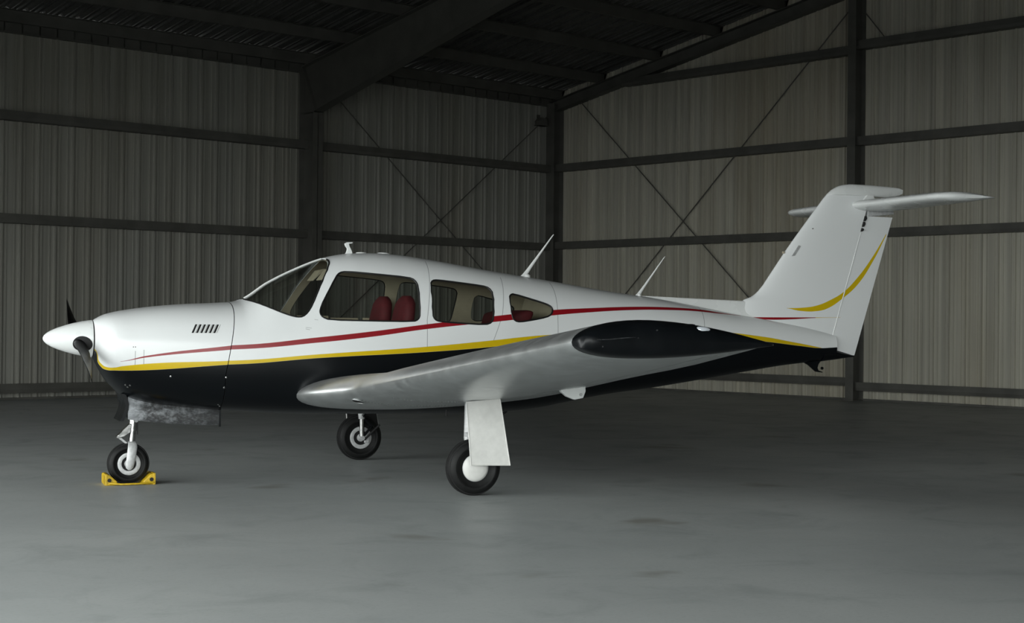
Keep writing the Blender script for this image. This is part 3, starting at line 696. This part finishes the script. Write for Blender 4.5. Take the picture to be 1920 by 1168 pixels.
for sgn, nm in ((1, 'port'), (-1, 'starboard')):
    b = MB(); b.rings([wing_ring(sgn, x, 0, .755) for x in bs])
    b.rings([wing_ring(sgn, x, .755, 1, 8) for x in (5.03, 5.15, 5.3)])
    wing = b.build('wing', M['silver'], AC, 38)
    wing['label'] = 'silver painted wing reaching towards the camera' if sgn == 1 else 'far wing behind the fuselage'
    fl = MB().rings([wing_ring(sgn, x, .762, 1, 18, ripple=.0045) for x in (.64, .9, 1.4, 2.0, 2.6, 3.05)]).build('flap', M['silver'], wing, 30)
    al = MB().rings([wing_ring(sgn, x, .762, 1, 18, ripple=.0045) for x in (3.07, 3.5, 4.0, 4.5, 5.02)]).build('aileron', M['silver'], wing, 30)
    caps = [(5.302, 5.302, 1.0, 0), (5.302, 5.33, .99, .002), (5.302, 5.36, .955, .006), (5.302, 5.385, .88, .014), (5.302, 5.405, .72, .03), (5.302, 5.416, .48, .06), (5.302, 5.421, .2, .1)]
    tip = MB().rings([wing_ring(sgn, q, 0, 1, 26, sc, bb, 0, ins) for q, bb, sc, ins in caps]).build('wing_tip', M['tip_black'], wing, 50)
    # navigation lamp in the tip
    ya = -sgn * 5.385
    b = MB(); rs = []
    for t, s in ((0, 1), (.010, .92), (.018, .7), (.022, .3)):
        rs.append([(2.345 + .048 * s * math.cos(q) * (1.0 + .25 * math.cos(q)), ya - sgn * t, 1.319 + .019 * s * math.sin(q)) for q in [2 * math.pi * k / 20 for k in range(20)]])
    b.rings(rs).build('navigation_lamp', M['lens'], wing, 60)
    MB().tube([(2.30 + .055 * math.cos(q) - .02, ya - sgn * .001, 1.322 + .026 * math.sin(q)) for q in [R(60 + 240 * k / 14) for k in range(15)]], .003, 6).build('lamp_fairing', M['black'], wing, 60)
    MB().tube([(1.70, -sgn * 5.417, 1.262), (1.78, -sgn * 5.420, 1.264), (1.86, -sgn * 5.422, 1.272), (1.93, -sgn * 5.423, 1.276)], [.003, .004, .003, .002], 6).build('tip_highlight', M['scuff'], wing, 60)  # pale strip shaped as a highlight reflected in the black tip
    for aa, zz in ((1.735, 1.225), (1.945, 1.272), (2.06, 1.315)): MB().tube([(aa, -sgn * 5.37, zz), (aa, -sgn * 5.421, zz)], .0045, 8).build('tip_screw', M['scuff'], wing, 50)
    # flap hinge bracket
    a0 = 2.90; z0 = wing_low(2.2, a0)
    br = MB().prism([(2.86, z0 + .02), (2.875, z0 - .015), (2.92, z0 - .050), (2.985, z0 - .075), (3.055, z0 - .062), (3.075, z0 - .01), (3.07, z0 + .05)], -sgn * 2.18, -sgn * 2.225, 'y').build('flap_bracket', M['white'], wing, None, .006)
    MB().lathe([(.0, -.006), (.013, -.006), (.013, .006), (.0, .006)], (3.03, -sgn * 2.229, z0 - .035), 'y', 6).build('hinge_bolt', M['castalloy'], br)
    # vent inlet in the root glove
    b = MB(); b1 = MB(); ring = []; n = 20
    for k in range(n):
        q = 2 * math.pi * k / n; fa = 1.645 + .050 * math.cos(q) ; bb = 1.0 + .040 * math.sin(q)
        ring.append(Vector((fa, -sgn * bb, wing_low(bb, fa) - .0035)))
    b.add(ring + [sum(ring, Vector()) / n + Vector((0, 0, .0))], [(k, (k + 1) % n, n) for k in range(n)]).build('vent_inlet', M['dark'], wing, 60)
    b1.tube(ring, .0025, 6, True).build('vent_rim', M['silver'], wing, 60)
    # rivet rows along two ribs of the underside
    for bb, f0, f1, cnt in ((1.06, .07, .50, 28), (1.62, .10, .42, 20)):
        r = MB()
        for k in range(cnt):
            f = f0 + (f1 - f0) * k / (cnt - 1); a, z = wing_pt(bb, f, False)
            r.lathe([(.0062, .001), (.0050, -.0026), (.0014, -.0038)], (a, -sgn * bb, z), 'z', 6)
        tag(r.build('rivet_row', M['chrome'], wing), kind='stuff')

# -- landing gear
def tyre(name, c, rad, wid, rim, parent):
    h = wid / 2; P = []
    for q in frange(-105, 105, 25):
        t = R(q); P.append((rad - (rad - rim) * .52 + (rad - rim) * .52 * math.cos(t) * (1 if abs(q) < 90 else 1), h * math.sin(t) if abs(q) <= 90 else h * math.copysign(1 - (abs(q) - 90) / 60, q)))
    P = [(rim, -h * .72)] + P + [(rim, h * .72)]
    # circumferential tread grooves
    Q = []
    for i, (r, t) in enumerate(P):
        Q.append((r, t))
    tread = []
    for r, t in Q:
        tread.append((r, t))
    b = MB().lathe(tread, c, 'y', 64)
    ty = b.build(name, M['rubber'], parent, 60)
    for t in (-.30, -.10, .10, .30):
        rr = rad - (rad - rim) * .52 * (1 - math.cos(math.asin(min(1, abs(t) * 2 * .98)))) + .0008
        MB().lathe([(rr - .004, t * wid - .0035), (rr + .0006, t * wid - .0035), (rr + .0006, t * wid + .0035), (rr - .004, t * wid + .0035)], c, 'y', 64).build('tread_groove', M['dark'], ty, 40)
    # flattened foot on the floor
    for v in ty.data.vertices:
        if v.co.z < .002: v.co.z = .002
    return ty
def wheel_hub(c, rim, h, parent, holes=3, sgn=-1):
    hub = MB().lathe([(rim, -h * .8), (rim + .006, -h), (rim * .98, -h * 1.06), (rim * .70, -h * 1.0), (rim * .64, -h * .7), (rim * .45, -h * .7), (rim * .34, -h * 1.1), (.0, -h * 1.1), (.0, h * 1.1), (rim * .34, h * 1.1), (rim * .45, h * .7), (rim * .64, h * .7), (rim * .70, h * 1.0), (rim * .98, h * 1.06), (rim + .006, h), (rim, h * .8)], c, 'y', 40).build('wheel_hub', M['castalloy'], parent, 35)
    for k in range(holes):
        q = 2 * math.pi * (k + .3) / holes
        for s in (-1, 1):
            MB().lathe([(.0, 0), (rim * .13, 0), (rim * .13, s * .003), (.0, s * .003)], (c[0] + rim * .53 * math.cos(q), c[1] + s * h * .71, c[2] + rim * .53 * math.sin(q)), 'y', 14).build('hub_hole', M['dark'], hub, 35)
    for k in range(6):
        q = 2 * math.pi * k / 6
        MB().lathe([(.0, -.004), (.006, -.004), (.006, .004), (.0, .004)], (c[0] + rim * .38 * math.cos(q), c[1] - h * .75, c[2] + rim * .38 * math.sin(q)), 'y', 6).build('hub_bolt', M['chrome'], hub)
    return hub
# nose leg
ng = MB().tube([(.040, 0, .70), (.034, 0, .50), (.030, 0, .43)], .034, 18).build('nose_strut', M['chrome'], AC, 50); ng['label'] = 'chrome nose gear strut'
MB().tube([(.030, 0, .46), (.023, 0, .33)], .027, 18).build('oleo_piston', M['chrome'], ng, 50)
MB().lathe([(.024, -.012), (.036, -.012), (.036, .012), (.024, .012)], (.030, 0, .46), 'z', 20).build('gland_nut', M['chrome'], ng, 40)
b = MB(); b.prism([(-.005, .490), (.020, .485), (.010, .42), (-.040, .385), (-.088, .372), (-.100, .385), (-.090, .400)], -.034, .034, 'y'); b.build('torque_link', M['chrome'], ng, None, .005)
b = MB(); b.prism([(-.100, .385), (-.086, .372), (.012, .292), (.020, .305), (.010, .318), (-.088, .398)], -.020, .020, 'y'); b.build('torque_link', M['castalloy'], ng, None, .005)
MB().tube([(-.094, -.036, .385), (-.094, .036, .385)], .009, 10).build('link_pin', M['chrome'], ng, 40)
MB().tube([(.05, -.05, .52), (.045, .05, .52)], .02, 10).build('trunnion', M['castalloy'], ng, 40)
MB().tube([(.062, -.02, .60), (.062, -.022, .40)], .006, 8).build('brake_line', M['dark'], ng, 40)
b = MB()
for s in (-1, 1):
    pts = [(.022, s * .012, .345), (.024, s * .045, .330), (.020, s * .074, .30), (.012, s * .082, .24), (.002, s * .080, .17), (-.003, s * .078, .135), (-.003, s * .078, .118)]
    rs = []
    for (x, y, z), (w, t) in zip(pts, ((.030, .018), (.036, .018), (.038, .016), (.037, .013), (.035, .012), (.030, .010), (.012, .006))):
        rs.append([(x + w * math.cos(q), y + t * math.sin(q), z) for q in [2 * math.pi * k / 14 for k in range(14)]])
    b.rings(rs)
b.tube([(-.004, -.09, .150), (-.004, .09, .150)], .012, 12)
b.build('wheel_fork', M['castalloy'], ng, 50)
tn = tyre('tyre', (-.004, 0, .166), .168, .125, .082, ng); wheel_hub((-.004, 0, .166), .086, .056, ng, 5)
# nose gear doors
for sgn in (1, -1):
    rs = []
    for a in frange(-.035, .70, 14):
        t = (a + .035) / .735; zt = max(.66 - .06 * t, Z_BOT(a) + .03); zb = .535 - .055 * t - .014 * math.sin(math.pi * t)
        ring = []
        for k in range(6):
            u = k / 5; z = zt + (zb - zt) * u; y = .185 + .020 * math.sin(u * 2.2) - .02 * (1 - t) ** 3
            ring.append((a, -sgn * y, z))
        rs.append(ring + [(p[0], p[1] + sgn * .008, p[2]) for p in ring[::-1]])
    d = MB().rings(rs).build('nose_gear_door', M['scuff'], AC, 40)
    MB().box((.695, min(-sgn * .21, -sgn * .19), .467), (.708, max(-sgn * .21, -sgn * .19), .60)).build('door_edge', M['black'], d)
b = MB(); fr = [(-.085, .74), (-.070, .70), (-.058, .655), (-.062, .61), (-.080, .56), (-.100, .522)]
b.rings([[(a, -.195, z), (a + .03, -.195, z), (a + .03, .195, z), (a, .195, z)] for a, z in fr]).build('nose_gear_fairing', M['black'], AC, 40)
# main legs
for sgn in (1, -1):
    y0 = -sgn * 1.60; mx = 2.40; mr = .218
    leg = MB().tube([(2.40, -sgn * 1.50, .72), (2.395, -sgn * 1.50, .44), (2.395, -sgn * 1.50, .40)], [.034, .034, .030], 18).build('main_strut', M['castalloy'], AC, 50)
    MB().tube([(2.395, -sgn * 1.50, .42), (2.40, -sgn * 1.50, .235)], .024, 16).build('oleo_piston', M['chrome'], leg, 50)
    MB().tube([(2.40, -sgn * 1.47, mr), (2.40, -sgn * 1.665, mr)], .022, 14).build('axle', M['castalloy'], leg, 50)
    MB().prism([(2.40, .40), (2.42, .42), (2.50, .335), (2.49, .318)], -sgn * 1.485, -sgn * 1.515, 'y').build('torque_link', M['black'], leg, None, .004)
    MB().prism([(2.49, .335), (2.505, .325), (2.43, .235), (2.41, .245)], -sgn * 1.487, -sgn * 1.513, 'y').build('torque_link', M['black'], leg, None, .004)
    MB().tube([(2.40, -sgn * 1.46, .43), (2.56, -sgn * 1.30, .36 + .35)], .016, 10).build('side_brace', M['black'], leg, 50)
    MB().tube([(2.42, -sgn * 1.485, .20), (2.57, -sgn * 1.475, .345)], .010, 8).build('brake_line', M['dark'], leg, 50)
    tyre('tyre', (mx, y0, mr), mr, .16, .100, leg)
    wheel_hub((mx, y0, mr), .101, .060, leg, 5)
    MB().prism([(mx + .03, mr - .05), (mx + .075, mr - .05), (mx + .085, mr + .02), (mx + .04, mr + .04)], y0 + sgn * .055, y0 + sgn * .09, 'y').build('brake_caliper', M['castalloy'], leg, None, .006)
    if sgn == 1:
        MB().lathe([(.0, -.020), (.05, -.019), (.085, -.014), (.100, -.004), (.103, .0), (.0, .0)], (mx, y0 - .062, mr), 'y', 44).build('hub_cap', M['doorwhite'], leg, 40)
    else:
        MB().lathe([(.0, .020), (.05, .019), (.085, .014), (.100, .004), (.103, .0), (.0, .0)], (mx, y0 + .062, mr), 'y', 44).build('hub_cap', M['doorwhite'], leg, 40)
    yd = -sgn * 1.745
    P = [(2.285, .735), (2.565, .755), (2.655, .236), (2.327, .245)]
    d = MB().prism(P, yd, yd - sgn * .007, 'y').build('gear_door', M['doorwhite'], AC, None, .002)
    MB().prism([(2.475 + (p - 2.475) * .96, .49 + (q - .49) * .97) for p, q in P], yd + sgn * .001, yd + sgn * .004, 'y').build('door_liner', M['dark'], d)
    for i in range(1, 4):
        p, q = P[i], P[(i + 1) % 4]; cx, cz = 2.46, .49
        MB().tube([(cx + (p[0] - cx) * .985, yd - sgn * .008, cz + (p[1] - cz) * .985), (cx + (q[0] - cx) * .985, yd - sgn * .008, cz + (q[1] - cz) * .985)], .0035, 6).build('door_edge', M['doorwhite'], d, 60)
    MB().box((2.315, min(yd, yd + sgn * .12), .46), (2.345, max(yd, yd + sgn * .12), .49)).build('door_link', M['castalloy'], d, None, .004)

# -- antennas and roof fittings
def whip(base, top, r0, r1, w):
    p, q = Vector(base), Vector(top)
    rs = []
    for t, k in ((0, 1.9), (.06, 1.25), (.2, .9), (.5, .62), (.8, .40), (.97, .30), (1, .12)):
        c = p.lerp(q, t); rs.append([(c.x + r0 * k * math.cos(u), c.y + r1 * k * math.sin(u), c.z) for u in [2 * math.pi * i / 12 for i in range(12)]])
    return MB().rings(rs).build('whip_antenna', M['white'], AC, 50)
w1 = whip((3.445, 0, 1.745), (3.741, 0, 2.140), .022, .010, 1); MB().lathe([(.03, -.02), (.03, .008), (.018, .02), (.0, .022)], (3.485, 0, 1.755), 'z', 14).build('antenna_foot', M['white'], w1, 50)
w2 = whip((4.585, 0, 1.595), (4.867, 0, 1.970), .017, .008, 1); MB().lathe([(.022, -.02), (.022, .006), (.012, .012), (.0, .013)], (4.60, 0, 1.605), 'z', 14).build('antenna_foot', M['white'], w2, 50)
MB().prism([(1.800, 1.91), (1.868, 1.91), (1.858, 1.945), (1.838, 1.985), (1.834, 2.004), (1.866, 2.008), (1.866, 2.018), (1.815, 2.016), (1.795, 2.004), (1.800, 1.985), (1.818, 1.960), (1.812, 1.935)], -.012, .012, 'y').build('roof_antenna', M['white'], AC, None, .004)
MB().lathe([(.05, -.01), (.05, .006), (.042, .014), (.0, .017)], (1.945, 0, 1.918), 'z', 24).build('gps_puck', M['white'], AC, 50)
MB().lathe([(.055, -.014), (.055, .008), (.045, .016), (.0, .020)], (2.140, 0, 1.918), 'z', 24).build('gps_puck', M['white'], AC, 50)
# boarding step behind the far wing root, belly drain
stp = MB().tube([(3.48, .40, .60), (3.46, .42, .52), (3.40, .44, .475)], .011, 8).build('boarding_step', M['black'], AC, 50)
MB().lathe([(.0, -.008), (.04, -.008), (.045, 0), (.04, .008), (.0, .008)], (3.385, .44, .468), 'z', 16).build('step_pad', M['castalloy'], stp, 40)
MB().tube([(2.56, -.5, .60), (2.56, -.5, .545)], .007, 8).build('drain_tube', M['panel'], AC, 40)

# -- cabin
def cushion(m, a0, a1, y0, y1, z0, z1): return m.box((a0, y0, z0), (a1, y1, z1))
def soft(name, m, parent, bev=.04):
    o = m.build(name, M['maroon'], parent, None, bev); o.data.shade_smooth(); o.data.set_sharp_from_angle(angle=R(50)); return o
def seat(a, y, w, top, lab):
    m = MB(); lean = .16
    rs = []
    for z, hw, t in ((.86, w, .12), (1.05, w, .13), (1.25, w * .98, .13), (1.40, w * .93, .12), (1.49, w * .82, .11), (top - .03, w * .62, .09), (top, w * .35, .05)):
        o = a + (z - .86) * lean; n = 20; ring = []
        for k in range(n):
            q = 2 * math.pi * k / n; cx, sx = math.cos(q), math.sin(q)
            ring.append((o + t / 2 * math.copysign(abs(cx) ** .6, cx), y + hw * math.copysign(abs(sx) ** .6, sx), z))
        rs.append(ring)
    s = m.rings(rs).build('seat_backrest', M['maroon'], AC, 50); s['label'] = lab
    soft('seat_cushion', MB().box((a - .48, y - w, .80), (a + .03, y + w, .93)), s)
    return s
seat(2.16, -.27, .22, 1.560, 'maroon front seat back on the near side'); seat(2.12, .27, .22, 1.560, 'maroon front seat back on the far side')
soft('rear_bench', MB().prism([(3.08, .85), (3.16, .85), (3.40, 1.44), (3.33, 1.45), (3.22, 1.42)], -.42, .42, 'y'), AC, .03)
soft('rear_cushion', MB().box((2.68, -.46, .80), (3.12, .46, .94)), AC)
pn = MB().prism([(1.22, .80), (1.22, 1.34), (1.16, 1.40), (.98, 1.44), (.95, 1.41), (1.10, 1.36), (1.14, .80)], -.36, .36, 'y').build('instrument_panel', M['panel'], AC, None, .008)
for k in range(5): MB().lathe([(.0, 0), (.036, 0), (.036, .008), (.03, .01), (.0, .01)], (1.222, -.28 + .1 * k, 1.24), 'x', 18).build('instrument_dial', M['screen'], pn, 40)
for y in (-.27, .27):
    yk = MB().tube([(1.20, y, 1.16), (1.44, y, 1.17)], .012, 8).build('control_yoke', M['panel'], AC, 50)
    MB().tube([(1.45, y - .13, 1.27), (1.45, y - .15, 1.18), (1.45, y - .06, 1.15), (1.45, y + .06, 1.15), (1.45, y + .15, 1.18), (1.45, y + .13, 1.27)], .013, 8).build('yoke_grip', M['panel'], yk, 60)
MB().box((1.00, -.30, 1.425), (1.10, -.16, 1.432)).build('chart_sheet', M['white'], AC)
for y in (-.16, .16): MB().prism([(1.60, 1.775), (1.66, 1.79), (1.54, 1.68), (1.53, 1.685)], y - .09, y + .09, 'y').build('sun_visor', M['beige'], AC, None, .003)
for a0, a1, zt in ((1.50, 1.78, 1.385), (1.80, 2.05, 1.368), (2.10, 2.30, 1.370)):
    MB().box((a0, .44, 1.30), (a1, .49, zt)).build('side_ledge', M['beige'], AC, None, .006)
for a, z, w in ((1.325, 1.285, .05), (1.325, 1.272, .035), (1.40, 1.350, .04)):          # small placards under the windshield
    MB().add([(a, -half_at(a, z) - .001, z), (a + w, -half_at(a + w, z) - .001, z - .006), (a + w, -half_at(a + w, z + .004) - .001, z - .002), (a, -half_at(a, z + .004) - .001, z + .004)], [(0, 1, 2, 3)]).build('placard', M['castalloy'], AC)
MB().box((.95, -.38, .73), (3.55, .38, .745)).build('cabin_floor', M['panel'], AC)
MB().rings([[(x, -.93 * sect(3.62, t)[0], 1.1 + .94 * (sect(3.62, t)[1] - 1.1)) for t in [2 * math.pi * k / 40 for k in range(40)]] for x in (3.60, 3.62)]).build('baggage_bulkhead', M['beige'], AC)

# ================================================================== WHEEL CHOCKS
ck = empty('wheel_chock', tuple(AC.location), YAW)
tag(ck, 'yellow pair of wheel chocks joined by a bar, hugging the nose wheel', 'wheel chock')
for s, a0 in ((-1, -.155), (1, .155)):
    b = MB()
    prof = [(a0 + s * .045, .0), (a0 + s * .045, .082), (a0 + s * .03, .088), (a0 + s * .01, .085), (a0 - s * .045, .035), (a0 - s * .065, .0)]
    b.prism(prof, -.12, .12, 'y'); w = b.build('chock_block', M['yellow'], ck, None, .008)
    MB().lathe([(.0, 0), (.016, 0), (.016, -.004), (.0, -.004)], (a0 + s * .012, -.121, .042), 'y', 14).build('bore', M['dark'], w, 40)
    MB().box((a0 + s * .035 - .010, -.122, .0), (a0 + s * .035 + .010, .02, .092)).build('rib', M['yellow'], w, None, .003)
MB().tube([(-.165, -.124, .018), (-.08, -.160, .012), (.06, -.150, .012), (.185, -.124, .018)], .008, 8).build('tie_bar', M['yellow'], ck, 60)
# ================================================================== light openings
portal('door_portal', (X_DOOR - .1, (LIGHT_BLOCK_Y + Y_FAR) / 2, DOOR_H / 2), (0, R(-90), 0), DOOR_H, LIGHT_BLOCK_Y - Y_FAR)
bpy.context.view_layer.update()
